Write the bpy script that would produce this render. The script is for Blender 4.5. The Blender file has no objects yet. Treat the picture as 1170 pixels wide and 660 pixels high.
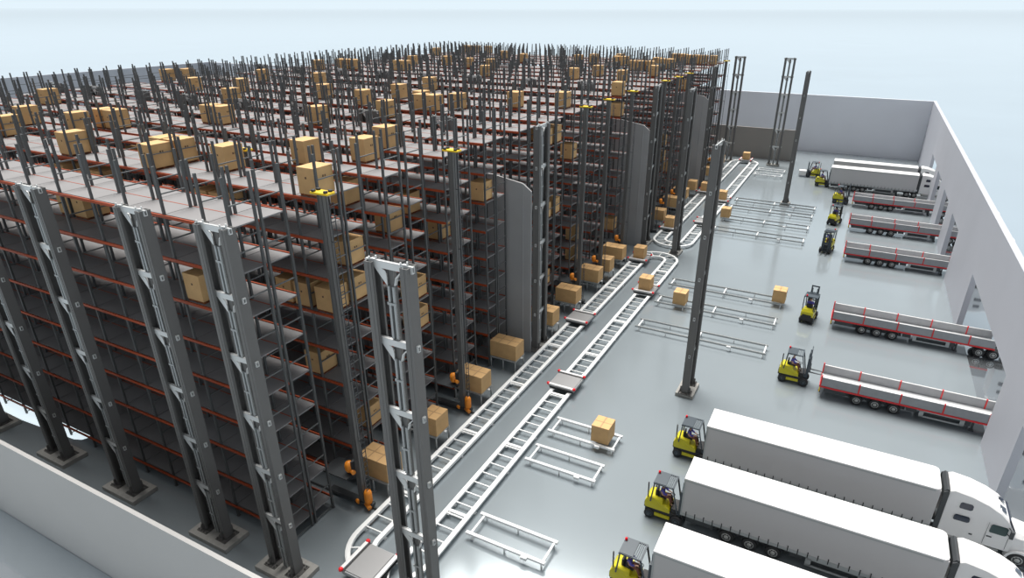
import bpy, bmesh, math, random
from mathutils import Vector, Matrix
random.seed(4)
PI = math.pi
scene = bpy.context.scene
COL = scene.collection

# ------------------------------------------------------------------ materials
def mat(name, col, rough=0.5, metal=0.0, spec=0.5, noise=None, emit=None):
    m = bpy.data.materials.new(name)
    m.use_nodes = True
    nt = m.node_tree
    b = nt.nodes['Principled BSDF']
    b.inputs['Base Color'].default_value = (*col, 1)
    b.inputs['Roughness'].default_value = rough
    b.inputs['Metallic'].default_value = metal
    b.inputs['Specular IOR Level'].default_value = spec
    if noise:
        sc, amt = noise
        tc = nt.nodes.new('ShaderNodeTexCoord')
        n = nt.nodes.new('ShaderNodeTexNoise'); n.inputs['Scale'].default_value = sc
        n.inputs['Detail'].default_value = 4
        r = nt.nodes.new('ShaderNodeValToRGB')
        r.color_ramp.elements[0].position = 0.3
        r.color_ramp.elements[1].position = 0.7
        r.color_ramp.elements[0].color = (*[c * (1 - amt) for c in col], 1)
        r.color_ramp.elements[1].color = (*[min(1, c * (1 + amt)) for c in col], 1)
        nt.links.new(tc.outputs['Object'], n.inputs['Vector'])
        nt.links.new(n.outputs['Fac'], r.inputs['Fac'])
        nt.links.new(r.outputs['Color'], b.inputs['Base Color'])
    if emit:
        b.inputs['Emission Color'].default_value = (*emit[0], 1)
        b.inputs['Emission Strength'].default_value = emit[1]
    return m

M = dict(
    floor=mat('floor_coating', (.28, .32, .345), .13, .30, .5, (.06, .05)),
    ground=mat('ground_coating', (.64, .69, .73), .08, .9, .5, (.02, .04)),
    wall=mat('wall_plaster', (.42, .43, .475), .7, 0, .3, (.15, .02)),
    wall_b_lift=mat('wall_back_lightened', (.68, .69, .74), .7, 0, .3, (.15, .02)),  # wall plaster lightened in colour to offset the shade on the back wall
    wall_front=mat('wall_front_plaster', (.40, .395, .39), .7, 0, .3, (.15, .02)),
    partition=mat('partition_panel', (.25, .235, .22), .6),
    fire=mat('fire_wall_steel', (.34, .34, .345), .5, 0, .5, (.3, .05)),
    post=mat('rack_post_steel', (.085, .088, .09), .55, 0, .4),
    brace=mat('rack_brace_steel', (.13, .138, .142), .45, .2, .5),
    deck=mat('rack_deck_panel', (.215, .21, .215), .7, 0, .3, (.5, .05)),
    beam=mat('rack_beam_orange', (.34, .055, .014), .55, 0, .4),
    col=mat('column_steel', (.12, .118, .116), .5, .0, .5),
    galv=mat('galvanised_steel', (.62, .63, .63), .4, .25, .5),
    concrete=mat('plinth_concrete', (.30, .295, .28), .8, 0, .3, (3, .1)),
    plate=mat('base_plate_steel', (.1, .098, .095), .5, .2, .5),
    card=mat('cardboard', (.57, .36, .17), .75, 0, .25, (1.2, .07)),
    tape=mat('packing_tape', (.36, .22, .10), .5),
    pallet=mat('pallet_wood', (.22, .06, .015), .7),
    mark=mat('carton_print', (.12, .07, .04), .8),
    rail=mat('white_rail_paint', (.82, .83, .83), .4),
    frame=mat('conveyor_frame_paint', (.80, .81, .82), .4),
    tleg=mat('table_steel', (.36, .375, .38), .4, .3),
    orange=mat('motor_orange', (.80, .26, .02), .4),
    yellow=mat('yellow_paint', (.56, .50, .012), .35),
    ctop=mat('crane_guide_yellow', (.9, .6, .02), .5),
    black=mat('black_rubber', (.018, .018, .02), .6),
    dark=mat('dark_steel', (.045, .05, .055), .45),
    guard=mat('guard_steel', (.045, .06, .075), .4),
    cartdeck=mat('cart_deck', (.27, .27, .275), .5),
    cartside=mat('cart_side', (.30, .31, .32), .5),
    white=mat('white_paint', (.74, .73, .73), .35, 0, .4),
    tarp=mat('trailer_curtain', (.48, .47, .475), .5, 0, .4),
    red=mat('red_paint', (.62, .015, .02), .4),
    redlamp=mat('red_lens', (.85, .01, .02), .3),
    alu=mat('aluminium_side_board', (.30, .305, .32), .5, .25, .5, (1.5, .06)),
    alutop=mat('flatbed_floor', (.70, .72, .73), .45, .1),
    glass=mat('dark_glass', (.02, .028, .05), .08, 0, .8),
    glassg=mat('green_glass', (.02, .05, .05), .08, 0, .8),
    rim=mat('wheel_rim', (.42, .42, .41), .35, .5),
    skin=mat('skin', (.55, .33, .24), .6),
    shirt=mat('blue_shirt', (.10, .09, .42), .8),
    trouser=mat('brown_trousers', (.20, .08, .06), .8),
    hair=mat('dark_hair', (.05, .03, .02), .8),
    glow=mat('floor_sky_glow', (.8, .9, .95), .5, 0, .2, None, ((.80, .93, .99), .85)),  # emission imitates bright sky in the floor, not a lamp
)

# ------------------------------------------------------------------ mesh builder
class MB:
    def __init__(s): s.v = []; s.f = []; s.mi = []; s.cur = 0; s.smooth = []
    def add(s, vs, fs, smooth=False):
        o = len(s.v); s.v += [tuple(v) for v in vs]
        for f in fs:
            s.f.append([i + o for i in f]); s.mi.append(s.cur); s.smooth.append(smooth)
        return s
    def box(s, x0, x1, y0, y1, z0, z1, T=None):
        vs = [(x, y, z) for x in (x0, x1) for y in (y0, y1) for z in (z0, z1)]
        if T: vs = [T @ Vector(v) for v in vs]
        return s.add(vs, [(0, 1, 3, 2), (4, 6, 7, 5), (0, 4, 5, 1), (2, 3, 7, 6), (0, 2, 6, 4), (1, 5, 7, 3)])
    def rbox(s, x0, x1, y0, y1, z0, z1, r=.04, T=None):
        """box with chamfered edges"""
        cx, cy, cz = (x0 + x1) / 2, (y0 + y1) / 2, (z0 + z1) / 2
        bm = bmesh.new(); bmesh.ops.create_cube(bm, size=1)
        for v in bm.verts: v.co = Vector((cx + v.co.x * (x1 - x0), cy + v.co.y * (y1 - y0), cz + v.co.z * (z1 - z0)))
        bmesh.ops.bevel(bm, geom=list(bm.edges), offset=r, segments=2, affect='EDGES', profile=.6)
        bm.verts.index_update()
        vs = [v.co.copy() for v in bm.verts]
        if T: vs = [T @ v for v in vs]
        fs = [[v.index for v in f.verts] for f in bm.faces]; bm.free()
        return s.add(vs, fs)
    def bar(s, a, b, w=.1, h=None, up=(0, 0, 1)):
        """rectangular bar from a to b, w across, h along 'up'"""
        h = h or w
        a = Vector(a); b = Vector(b); d = (b - a).normalized(); up = Vector(up)
        if abs(d.dot(up)) > .99: up = Vector((0, 1, 0))
        sx = d.cross(up).normalized() * w / 2; sz = sx.cross(d).normalized() * h / 2
        vs = [p + i * sx + j * sz for p in (a, b) for i in (-1, 1) for j in (-1, 1)]
        return s.add(vs, [(0, 1, 3, 2), (4, 6, 7, 5), (0, 4, 5, 1), (2, 3, 7, 6), (0, 2, 6, 4), (1, 5, 7, 3)])
    def tube(s, a, b, r=.05, n=10, r2=None):
        a = Vector(a); b = Vector(b); d = (b - a).normalized()
        u = d.orthogonal().normalized(); w = d.cross(u); r2 = r if r2 is None else r2
        vs = []
        for p, rr in ((a, r), (b, r2)):
            for i in range(n):
                t = 2 * PI * i / n; vs.append(p + rr * (math.cos(t) * u + math.sin(t) * w))
        fs = [(i, (i + 1) % n, n + (i + 1) % n, n + i) for i in range(n)]
        s.add(vs, fs, True); s.add(vs, [tuple(range(n - 1, -1, -1)), tuple(range(n, 2 * n))])
        return s
    def path(s, pts, r=.04, n=8):
        for a, b in zip(pts[:-1], pts[1:]): s.tube(a, b, r, n)
        return s
    def prism(s, poly, axis, a, b):
        """polygon in the two other axes extruded along axis from a to b"""
        def P(p, t):
            if axis == 'y': return (p[0], t, p[1])
            if axis == 'x': return (t, p[0], p[1])
            return (p[0], p[1], t)
        n = len(poly); vs = [P(p, a) for p in poly] + [P(p, b) for p in poly]
        fs = [tuple(range(n)), tuple(range(2 * n - 1, n - 1, -1))] + [(i, n + i, n + (i + 1) % n, (i + 1) % n) for i in range(n)]
        return s.add(vs, fs)
    def lathe(s, prof, c, axis='y', n=24):
        """profile (r, t) turned about an axis through c"""
        c = Vector(c); vs = []
        for r, t in prof:
            for i in range(n):
                q = 2 * PI * i / n; p, o = r * math.cos(q), r * math.sin(q)
                vs.append(c + (Vector((p, t, o)) if axis == 'y' else Vector((p, o, t)) if axis == 'z' else Vector((t, p, o))))
        fs = []
        for k in range(len(prof) - 1):
            for i in range(n):
                j = (i + 1) % n; fs.append((k * n + i, k * n + j, (k + 1) * n + j, (k + 1) * n + i))
        fs2 = [tuple(range(n)), tuple(range((len(prof) - 1) * n, len(prof) * n))]
        s.add(vs, fs, True)
        s.add([vs[i] for i in fs2[0]], [tuple(range(n))]); s.add([vs[i] for i in fs2[1]], [tuple(range(n))])
        return s
    def mesh(s, name, mats, bevel=0):
        me = bpy.data.meshes.new(name)
        me.from_pydata([tuple(v) for v in s.v], [], s.f)
        for m in (mats if isinstance(mats, (list, tuple)) else [mats]): me.materials.append(m)
        me.polygons.foreach_set('material_index', s.mi)
        me.polygons.foreach_set('use_smooth', s.smooth)
        bm = bmesh.new(); bm.from_mesh(me)
        bmesh.ops.remove_doubles(bm, verts=bm.verts, dist=1e-5)
        bmesh.ops.recalc_face_normals(bm, faces=bm.faces)
        bm.to_mesh(me); bm.free()
        return me

def link(name, me, parent=None, loc=None, rz=0, label=None):
    o = bpy.data.objects.new(name, me); COL.objects.link(o)
    if parent: o.parent = parent
    if loc: o.location = loc
    if rz: o.rotation_euler = (0, 0, rz)
    if label: o['label'] = label
    return o
def tag(o, label, cat, group=None, kind='thing'):
    o['label'] = label; o['category'] = cat
    if group: o['group'] = group
    if kind: o['kind'] = kind
    return o
def empty(name, loc, rz=0):
    o = bpy.data.objects.new(name, None); o.empty_display_size = .3; COL.objects.link(o)
    o.location = loc; o.rotation_euler = (0, 0, rz); return o
def struct(name, me, label=None):
    o = link(name, me); o['kind'] = 'structure'
    if label: o['label'] = label
    return o
def copy_tree(o, parent=None):
    c = o.copy(); COL.objects.link(c)
    if parent: c.parent = parent
    for ch in list(o.children): copy_tree(ch, c)
    return c
class Proto:
    """first use places the built thing itself, later uses copy it and its parts"""
    def __init__(s, root): s.root = root; s.used = False
    def put(s, loc, rz=0):
        r = copy_tree(s.root) if s.used else s.root
        s.used = True; r.location = loc; r.rotation_euler = (0, 0, rz); return r
ORD = ['zeroth', 'first', 'second', 'third', 'fourth', 'fifth', 'sixth', 'seventh', 'eighth', 'ninth', 'tenth', 'eleventh', 'twelfth',
       'thirteenth', 'fourteenth', 'fifteenth', 'sixteenth', 'seventeenth', 'eighteenth', 'nineteenth', 'twentieth']

# ------------------------------------------------------------------ setting
XR, XL, YF, YB = 14.65, -239.0, 14.45, 183.8       # inner faces of the walls
struct('floor', MB().box(XL - .6, XR + .6, YF - .25, YB + .6, -.02, 0).mesh('floor', M['floor']))
struct('ground', MB().box(-60000, 60000, -600, 90000, -.8, -.022).mesh('ground', M['ground']))
struct('wall_front', MB().box(XL, XR, YF - .25, YF, -.02, 7.8).mesh('wall_front', M['wall_front']))
struct('wall_back', MB().box(XL - .6, XR + .6, YB, YB + .6, -.02, 14.07).mesh('wall_back', M['wall_b_lift']))
struct('wall_left', MB().box(XL - .6, XL, YF - .25, YB, -.02, 14.07).mesh('wall_left', M['wall']))
DOORS = [(27.0, 49.65), (57.4, 81.9), (98.9, 108.2), (114.9, 123.6), (130.4, 138.6), (143.4, 155.4)]
wb = MB(); y = YF - .25
for a, b in DOORS:
    wb.box(XR, XR + .6, y, a, -.02, 14.07); wb.box(XR, XR + .6, a, b, 6.9, 14.07); y = b
wb.box(XR, XR + .6, y, YB, -.02, 14.07)
struct('wall_right', wb.mesh('wall_right', M['wall']))
struct('wall_partition', MB().box(-70, -13.2, 168.2, 168.6, 0, 7.4).mesh('wall_partition', M['partition']))
fl = MB().prism([(-54.35, 22.5), (-54.6, 22.0), (-55.3, 21.72), (-65.6, 20.98), (-76, 20.25), (-76, 22.75), (-55.4, 22.75), (-54.6, 22.7)], 'z', 0.004, .02)  # added emissive patch imitating sky seen through a floor opening
tag(link('floor_sky_patch', fl.mesh('floor_sky_patch', M['glow'])), 'white glowing rounded patch imitating bright sky in floor under the front rack row', 'sky patch')

# fire walls between the rack blocks
for i, (y, lab) in enumerate(((53.7, 'nearest'), (92.0, 'middle'), (130.3, 'farthest'))):
    poly = [(-105.5, 0), (-27.0, 0), (-27.0, 17.85), (-27.95, 18.55), (-31.3, 19.1), (-105.5, 19.1)]
    mb = MB().prism(poly, 'y', y, y + .22)
    for k in range(1, 20):                                   # joints of the cladding
        x = -28.3 - k * 3.9; mb.box(x - .04, x + .04, y - .02, y, 0, 19.05)
    mb.box(-28.0, -27.86, y - .05, y, 0, 18.45)
    tag(link('fire_wall', mb.mesh('fire_wall', M['fire'])), f'tall grey fire wall with cut top corner, {lab} of three', 'partition wall', 'fire walls between the rack blocks')

# ------------------------------------------------------------------ racks
XE = -29.5
FX = [-29.5, -31.6] + [-35.1 - 3.5 * k for k in range(21)]
XEND = FX[-1]
ROWS = [(22.0, 3.85), (28.7, 3.9), (35.1, 4.55), (42.7, 3.85), (49.15, 3.8),
        (55.95, 4.0), (62.5, 4.2), (69.6, 4.2), (76.7, 4.2), (86.2, 4.0),
        (94.3, 4.2), (101.2, 4.2), (108.2, 4.2), (115.2, 4.2), (122.3, 4.2),
        (132.4, 4.2), (139.4, 4.2), (146.4, 4.2), (153.4, 4.2)]
LEV = [23.0 - 2.75 * k for k in range(9)]
fcache = {}
def rack_meshes(d):
    if d in fcache: return fcache[d]
    h = d / 2; g = .1 if d < 4.5 else .32
    f = MB()
    for y in (0, h - g - .07, h + g + .07, d): f.box(-.075, .075, y - .07, y + .07, .012, 25.85)
    for y in (0, d): f.box(-.13, .13, y - .12, y + .12, 0, .012)
    fb = f; f.cur = 1
    for z in LEV:
        for a, b in ((.07, h - g - .14), (h + g + .14, d - .07)):
            fb.box(-.04, .04, a, b, z + 1.2, z + 1.27)
    fb.box(-.03, .03, .07, h - g - .14, .18, .24); fb.box(-.03, .03, h + g + .14, d - .07, .18, .24)
    dk = MB()
    for a, b in (((.05, h - .035), (h + .035, d - .05)) if d < 4.5 else ((.05, h - g - .02), (h + g + .02, d - .05))):
        for xa, xb in zip(FX[1:], FX[:-1]): dk.box(xa + .03, xb - .03, a, b, -.05, .03)
    bm_ = MB().box(XEND, XE, -.16, -.07, -.14, .04)
    bb_ = MB().box(XEND, XE, d + .07, d + .16, -.14, .04)
    mm = MB().box(XEND, XE, h - .03, h + .03, -.12, .045) if d < 4.5 else MB().box(XEND, XE, h - g - .02, h - g + .04, -.12, .045).box(XEND, XE, h + g - .04, h + g + .02, -.12, .045)
    r = (f.mesh('upright_frame', [M['post'], M['brace']]), None, dk.mesh('shelf', M['deck']),
         bm_.mesh('beam', M['beam']), bb_.mesh('beam', M['beam']), mm.mesh('centre_beam', M['beam']))
    fcache[d] = r; return r
for i, (y, d) in enumerate(ROWS):
    fr, br, dk, b1, b2, bm2 = rack_meshes(d)
    n = ORD[i + 1]
    root = empty('pallet_rack', (0, y, 0))
    tag(root, f'grey pallet rack row with orange beams, {n} row from the front', 'rack', 'pallet rack rows')
    for x in FX:
        link('upright_frame', fr, root, (x, 0, 0))
    for z in LEV:
        o = link('shelf', dk, root, (0, 0, z))
        link('beam', b1, o); link('beam', b2, o); link('centre_beam', bm2, o)

# ------------------------------------------------------------------ cartons
def carton_mesh(w=1.45, d=1.7, h=1.72):
    b = MB().rbox(-w, 0, 0, d, .15, .15 + h, .025)
    b.cur = 1
    b.box(-.0, .004, d * .42, d * .5, .15 + h * .62, .15 + h * .7); b.box(0, .004, d * .54, d * .6, .15 + h * .62, .15 + h * .7)
    b.box(-w * .55, -w * .45, -.004, 0, .15 + h * .58, .15 + h * .66)
    t = MB().box(-w * .53, -w * .47, .02, d - .02, .15 + h, .155 + h)
    p = MB()
    for yy in (.05, d / 2 - .07, d - .19): p.box(-w + .03, -.03, yy, yy + .14, 0.03, .11)
    for k in range(5):
        x = -w + .03 + k * (w - .06 - .16) / 4; p.box(x, x + .16, .03, d - .03, .11, .15)
    for k in (0, 1, 2):
        x = -w + .03 + k * (w - .06 - .16) / 2; p.box(x, x + .16, .03, d - .03, 0, .03)
    return b.mesh('carton', [M['card'], M['mark']]), t.mesh('tape', M['tape']), p.mesh('pallet', M['pallet'])
cm = carton_mesh()
rb = empty('palletised_carton', (0, 0, 0))
link('carton', cm[0], rb); link('pallet', cm[2], rb)
CART = Proto(rb)
def slots():
    s = [XE - .22]
    for a in FX[1:-1]: s += [a - .12, a - 1.85]
    return s
SL = slots()
used = {}
def half_y(r, back):
    y, d = ROWS[r]
    return (y + .05) if not back else (y + d - .05 - 1.7)
def place(x, y, lev):
    c = []
    for r in range(len(ROWS)):
        for hb in (0, 1): c.append((abs(half_y(r, hb) - y - .15), r, hb))
    _, r, hb = min(c)
    sl = sorted(range(len(SL)), key=lambda k: abs(SL[k] - x))
    for k in sl[:3]:
        if (r, hb, k, lev) not in used:
            used[(r, hb, k, lev)] = 1; return
TOP = [(-29.8, 28.4), (-40.5, 30.1), (-46.4, 28.3), (-46.4, 30.6), (-47.9, 30.7), (-55.4, 29.0), (-70.1, 28.7), (-70.1, 31.7), (-75.8, 35.9), (-89, 44.3),
 (-67.5, 35.1), (-65.3, 37.4), (-67.0, 37.4), (-102, 69.9), (-85.6, 60.8), (-100.1, 74.2), (-59.2, 44.3), (-57.3, 44.4), (-69.4, 55.3), (-78.9, 64.6),
 (-88.4, 75), (-48.9, 48.1), (-63.7, 63.6), (-74.8, 75.6), (-95.5, 98.8), (-93.5, 99.9), (-90.5, 99.9), (-89.7, 101.9), (-54.3, 63),
 (-45.9, 55.4), (-33.6, 37.7), (-35.4, 42.8), (-37, 35), (-54.6, 70.6), (-81.5, 103.2), (-79.5, 104), (-85.8, 114.2), (-98.6, 141.5), (-79.8, 119), (-45.6, 63.3),
 (-44.1, 63.5), (-42.4, 63.9), (-47, 66.5), (-55.4, 78.5), (-37, 70.4), (-32.2, 71.5), (-59.2, 99.2), (-65.9, 113.2), (-72.2, 115.1), (-76.7, 137.5),
 (-68.9, 128.7), (-91.2, 159.3), (-94.4, 155), (-97, 155), (-99, 155), (-44.3, 104.1), (-56.6, 136.5), (-55, 138.5), (-52, 137), (-42.1, 110.2), (-35.3, 102.6), (-29.8, 83.1),
 (-40.9, 124.5), (-39.4, 124.5), (-49.9, 143), (-45.4, 134.6), (-47, 134.6), (-37.6, 124.7), (-33.3, 114.9), (-38.7, 135.7), (-36.3, 133.3), (-34.5, 133.3), (-38.8, 149.8), (-37, 149.8),
 (-32.7, 145.6), (-31.2, 146.4), (-29.9, 145.5), (-34.5, 147)]
for x, y in TOP: place(x, y, 0)
SIDE = [  # measured at the right-hand rack ends: x, y, z of the deck
 (-30.1, 30.6, 302, 390.3), (-29.9, 28.6, 355.9, 375.2), (-30, 30.6, 348, 389), (-32, 28.8, 424, 365.5), (-31.7, 37.5, 265.5, 441.4), (-31.7, 44.2, 274.5, 498.6),
 (-29.7, 49.3, 229.7, 550.3), (-29.9, 39.1, 334.5, 482), (-29.6, 38.4, 372, 482), (-30.2, 30.6, 486.8, 413.9), (-29.8, 62.6, 245.7, 628), (-29.8, 64.6, 245.7, 628),
 (-30.2, 71.3, 275, 651), (-30, 70.7, 299.8, 650), (-29.5, 62.2, 327, 622), (-29.9, 86.5, 261, 699), (-30.3, 62.6, 165, 618), (-30.3, 64.8, 165, 618), (-31.9, 64.8, 165, 618), (-29.5, 70.6, 179, 658),
 (-30.3, 84.8, 133, 699), (-29.9, 112, 164, 759.6), (-30.2, 109.7, 184.5, 752), (-29.3, 115.5, 195, 766), (-29.8, 122.8, 101, 784)]
CAMF, CX, CY = 721.166, 598.168, 346.6
ya, pb, rc = -.478008, .4374037, .00148
ca, sa = math.cos(ya), math.sin(ya)
fwd = Vector((sa * math.cos(pb), ca * math.cos(pb), -math.sin(pb)))
rr = Vector((ca, -sa, 0)); uu = rr.cross(fwd)
r2 = rr * math.cos(rc) + uu * math.sin(rc); u2 = uu * math.cos(rc) - rr * math.sin(rc)
H = 34.0
LV = {0: 1, 1: 3, 2: 3, 3: 5, 4: 1, 5: 2, 6: 2, 7: 4, 8: 5, 9: 6, 10: 3, 11: 3, 12: 4, 13: 5, 14: 6, 15: 5, 16: 1, 17: 1, 18: 1, 19: 2, 20: 1, 21: 3, 22: 4, 23: 5, 24: 1}
for k, (x, y, py, px) in enumerate(SIDE):
    d = r2 * ((px - CX) / CAMF) - u2 * ((py - CY) / CAMF) + fwd
    z = H + d.z * y / d.y
    lev = min(range(9), key=lambda q: abs(LEV[q] + .25 - z))
    place(x, y, lev)
for x, y, l in ((-33, 30.6, 5), (-52, 28.8, 1), (-53.5, 28.8, 1), (-58.5, 28.8, 1), (-38, 28.8, 1), (-39.8, 28.8, 1), (-49.5, 24.1, 1), (-47.7, 24.1, 1), (-33.5, 22.1, 2),
                (-33.3, 35.3, 1), (-33.3, 42.8, 2), (-60, 35.2, 1), (-63.5, 42.9, 1), (-37, 35.2, 1), (-43, 49.4, 1), (-33.4, 28.8, 3), (-31.8, 28.8, 3)):
    place(x, y, l)
byrow = {}
for (r, hb, k, lev) in used: byrow.setdefault((r, lev), []).append((k, hb))
for (r, lev), L in sorted(byrow.items()):
    L.sort()
    shelf = 'top' if lev == 0 else (ORD[lev] + ' shelf below top')
    byk = [k for k, hb in L]
    for j, (k, hb) in enumerate(L):
        o = CART.put((SL[k], half_y(r, hb), LEV[lev] + .032))
        place_ = 'on the top deck' if lev == 0 else f'{ORD[lev]} shelf below top'
        n_ = f'{ORD[j + 1]} from its right end' if j < 20 else 'far left'
        if len(L) == 1: n_ = 'the only one there'
        tag(o, f'brown carton {place_} of the {ORD[r + 1]} rack row, {n_}', 'box', 'cartons stored on the pallet racks')

# ------------------------------------------------------------------ building columns
def column_proto(short):
    u, pw, pd = (1.0, 1.9, 1.0) if not short else (1.0, 1.35, .85)
    root = empty('building_column', (0, 0, 0))
    pl = MB().rbox(-pw, pw, -pd, pd, 0, .35, .03)
    link('plinth', pl.mesh('plinth', M['concrete']), root)
    for sx in (-1, 1):
        b = MB().box(sx * .95 - .48, sx * .95 + .48, -.62, .62, .35, .41)
        for ix in range(4):
            for iy in (-1, 1):
                b.tube((sx * .95 - .36 + ix * .24, iy * .52, .41), (sx * .95 - .36 + ix * .24, iy * .52, .53), .045, 6)
        for iy in (-1, 1):
            for q in (-.3, .3): b.tube((sx * .95 + .40 * iy, q, .41), (sx * .95 + .40 * iy, q, .53), .045, 6)
        link('base_plate', b.mesh('base_plate', M['plate']), root)
        f = MB(); c = sx * .97
        for v_ in (-1, 1):                                   # flanges with lips
            f.box(c - .2, c + .2, v_ * .31 - .025, v_ * .31 + .025, .41, 24.0)
            f.box(c - sx * .2 - .02, c - sx * .2 + .02, v_ * .25 - .06, v_ * .25 + .06, .41, 24.0)
            f.box(c - .04, c + .04, v_ * .34 - .012, v_ * .34 + .012, .41, 24.0)
        f.box(c + sx * .17 - .03, c + sx * .17 + .03, -.30, .30, .41, 24.0)
        f.box(c - .03, c + .03, -.5, -.33, .41, 1.0); f.box(c - .03, c + .03, .33, .5, .41, 1.0)
        link('leg', f.mesh('leg', M['col']), root)
    for z in (24.02, 20.2, 16.35, 12.4, 8.5, 4.6):
        b = MB()
        b.box(-1.28, 1.28, -.12, .06, z - .3, z - .25); b.box(-1.28, 1.28, -.12, -.09, z - .3, z + .02); b.box(-1.28, 1.28, .03, .06, z - .3, z + .02); b.box(-1.28, 1.28, -.12, .0, z - .03, z + .02)
        for sx in (-1, 1):
            if sx < 0: b.prism([(-.80, z - .3), (-.42, z - .3), (-.2, z - .42), (-.14, z - .72), (-.16, z - 1.1)], 'y', -.11, -.07)
            pts = [(sx * .78, z - .32), (sx * .5, z - .45), (sx * .3, z - .68), (sx * .2, z - 1.05)]
            for (xa, za), (xb, zb) in zip(pts[:-1], pts[1:]): b.bar((xa, .02, za), (xb, .02, zb), .16, .05)
        if z > 24:
            for sx in (-1, 1):
                b.box(sx * .85 - .12, sx * .85 + .12, -.1, .05, z + .02, z + .06)
                b.tube((sx * .85 - .1, -.2, z + .05), (sx * .85 - .1, -.2, z + .2), .04, 6); b.tube((sx * .85 + .1, 0, z + .05), (sx * .85 + .1, 0, z + .2), .04, 6)
        link('cross_member', b.mesh('cross_member', M['galv']), root, label='white galvanised cross member with gussets')
    p = MB()
    for x in (-.13, .13):
        for za, zb in ((.36, 4.0), (4.7, 7.6), (8.6, 11.5), (12.5, 15.4), (16.4, 19.2), (20.3, 22.9)):
            p.box(x - .06, x + .06, -.09, .03, za, zb)
    for z in (2, 6, 10, 14, 18, 22): p.box(-.24, .24, -.13, -.09, z, z + .12)
    link('service_rail', p.mesh('service_rail', M['tleg']), root, label='pale service rail between the legs')
    p = MB().box(-.16, .16, .04, .10, .35, 24.0)
    p.box(-.19, -.15, -.03, .16, .35, 24.0); p.box(.15, .19, -.03, .16, .35, 24.0)
    link('centre_profile', p.mesh('centre_profile', M['col']), root)
    return Proto(root)
CP = column_proto(False)
for j, x in enumerate((-16.9, -28.1, -34.75, -44.8, -53.85, -63.8, -73.5, -83.2, -93.0, -102.5)):
    o = CP.put((x, 20.0, 0))
    lab = ['beside the curved track end', 'second from the right', 'third from the right', 'fourth from the right', 'fifth from the right'] + [ORD[k] + ' from the right' for k in range(6, 12)]
    tag(o, f'grey twin-leg steel column on concrete base before the racks, {lab[j]}', 'column', 'columns in front of the racks')
CS = column_proto(True)
for y, nm, g in ((54.85, 'behind the nearest fire wall', 'A'), (93.15, 'behind the middle fire wall', 'B'), (131.4, 'behind the farthest fire wall', 'C')):
    for j, x in enumerate((-27.6, -37.8, -47.3, -57.3, -66.8, -76.3, -85.8, -96.0, -105.8)):
        if y > 131: x -= 0
        o = CS.put((x, y, 0)) if j else CS.put((-26.72, y + .5, 0), PI / 2)
        tag(o, f'grey steel twin-leg column standing {nm}, {ORD[j + 1]} from the right', 'column', 'columns between the rack blocks')
for x, y, rz, lab in ((-9.9, 54.05, PI / 2, 'on the open floor, nearest the middle of the hall'), (-9.7, 127.6, PI / 2, 'on the open floor at the far group of white conveyors'),
                      (-21.2, 91.4, PI / 2, 'between the two white track loops'), (-16.5, 161.2, 0, 'at the back beside the far track end'), (-27.3, 161.2, 0, 'at the back corner of the racks')):
    o = CS.put((x, y, 0), rz)
    tag(o, f'slim dark twin-leg steel column {lab}', 'column', 'columns on the open floor')

# ------------------------------------------------------------------ tracks
def track(cy0, cy1, lab, hidecut):
    cx = -22.8; Ro, Ri = 3.05, 1.3
    root = empty('track_loop', (cx, (cy0 + cy1) / 2, 0))
    tag(root, lab, 'track', 'white transport track loops')
    oy = (cy0 + cy1) / 2
    def ring(R, n=20):
        pts = []
        for i in range(n + 1): t = PI * i / n; pts.append((R * math.cos(t), cy1 - oy + R * math.sin(t)))
        for i in range(n + 1): t = PI + PI * i / n; pts.append((R * math.cos(t), cy0 - oy + R * math.sin(t)))
        return pts
    for R, w in ((Ro, .15), (Ri, .15)):
        a, b = ring(R + w), ring(R - w); n = len(a); mb = MB(); vs = []
        for i in range(n): vs += [(*a[i], .25), (*a[i], .5), (*b[i], .5), (*b[i], .25)]
        fs = []
        for i in range(n):
            j = (i + 1) % n
            for k in range(4): fs.append((4 * i + k, 4 * j + k, 4 * j + (k + 1) % 4, 4 * i + (k + 1) % 4))
        mb.add(vs, fs)
        a2, b2 = ring(R + w + .05), ring(R + w - .01)
        vs = []
        for i in range(n): vs += [(*a2[i], .43), (*a2[i], .5), (*b2[i], .5), (*b2[i], .43)]
        mb.add(vs, fs)
        link('rail', mb.mesh('rail', M['rail']), root)
    rg = MB().box(-.76, .76, -.05, .05, .36, .44).mesh('rung', M['rail'])
    wg = MB().box(-.76, .76, -.13, .13, .36, .46); wg.box(-.7, -.5, -.4, -.1, .30, .36)
    wg = wg.mesh('wide_rung', M['rail'])
    lg = MB().box(-.07, .07, -.07, .07, .01, .26); lg.box(-.14, .14, -.14, .14, 0, .01)
    lg = lg.mesh('support_foot', M['rail'])
    cnt = 0; rest = MB()
    for sx in (1, -1):
        y = cy0 + .6; k = 0
        while y < cy1 - .2:
            if k % 7 == 3: link('wide_rung', wg, root, (sx * 2.17, y + .3 - oy, 0))
            if cnt < 88: link('rung', rg, root, (sx * 2.17, y - oy, 0)); cnt += 1
            else: rest.box(sx * 2.17 - .76, sx * 2.17 + .76, y - oy - .05, y - oy + .05, .36, .44)
            if k % 4 == 0:
                for q in (Ro, Ri): link('support_foot', lg, root, (sx * q, y - oy, 0))
            y += 1.265; k += 1
    for c, t0 in ((cy1, 0), (cy0, PI)):
        for i in range(1, 6):
            t = t0 + PI * i / 6
            link('rung', rg, root, (2.17 * math.cos(t), c - oy + 2.17 * math.sin(t), 0), t)
    if rest.v:
        o = link('rungs', rest.mesh('rungs', M['rail']), root); o['kind'] = 'stuff'
track(24.6, 86.5, 'white ladder-like track loop for shuttle carts, the nearer of the two', 0)
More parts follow.
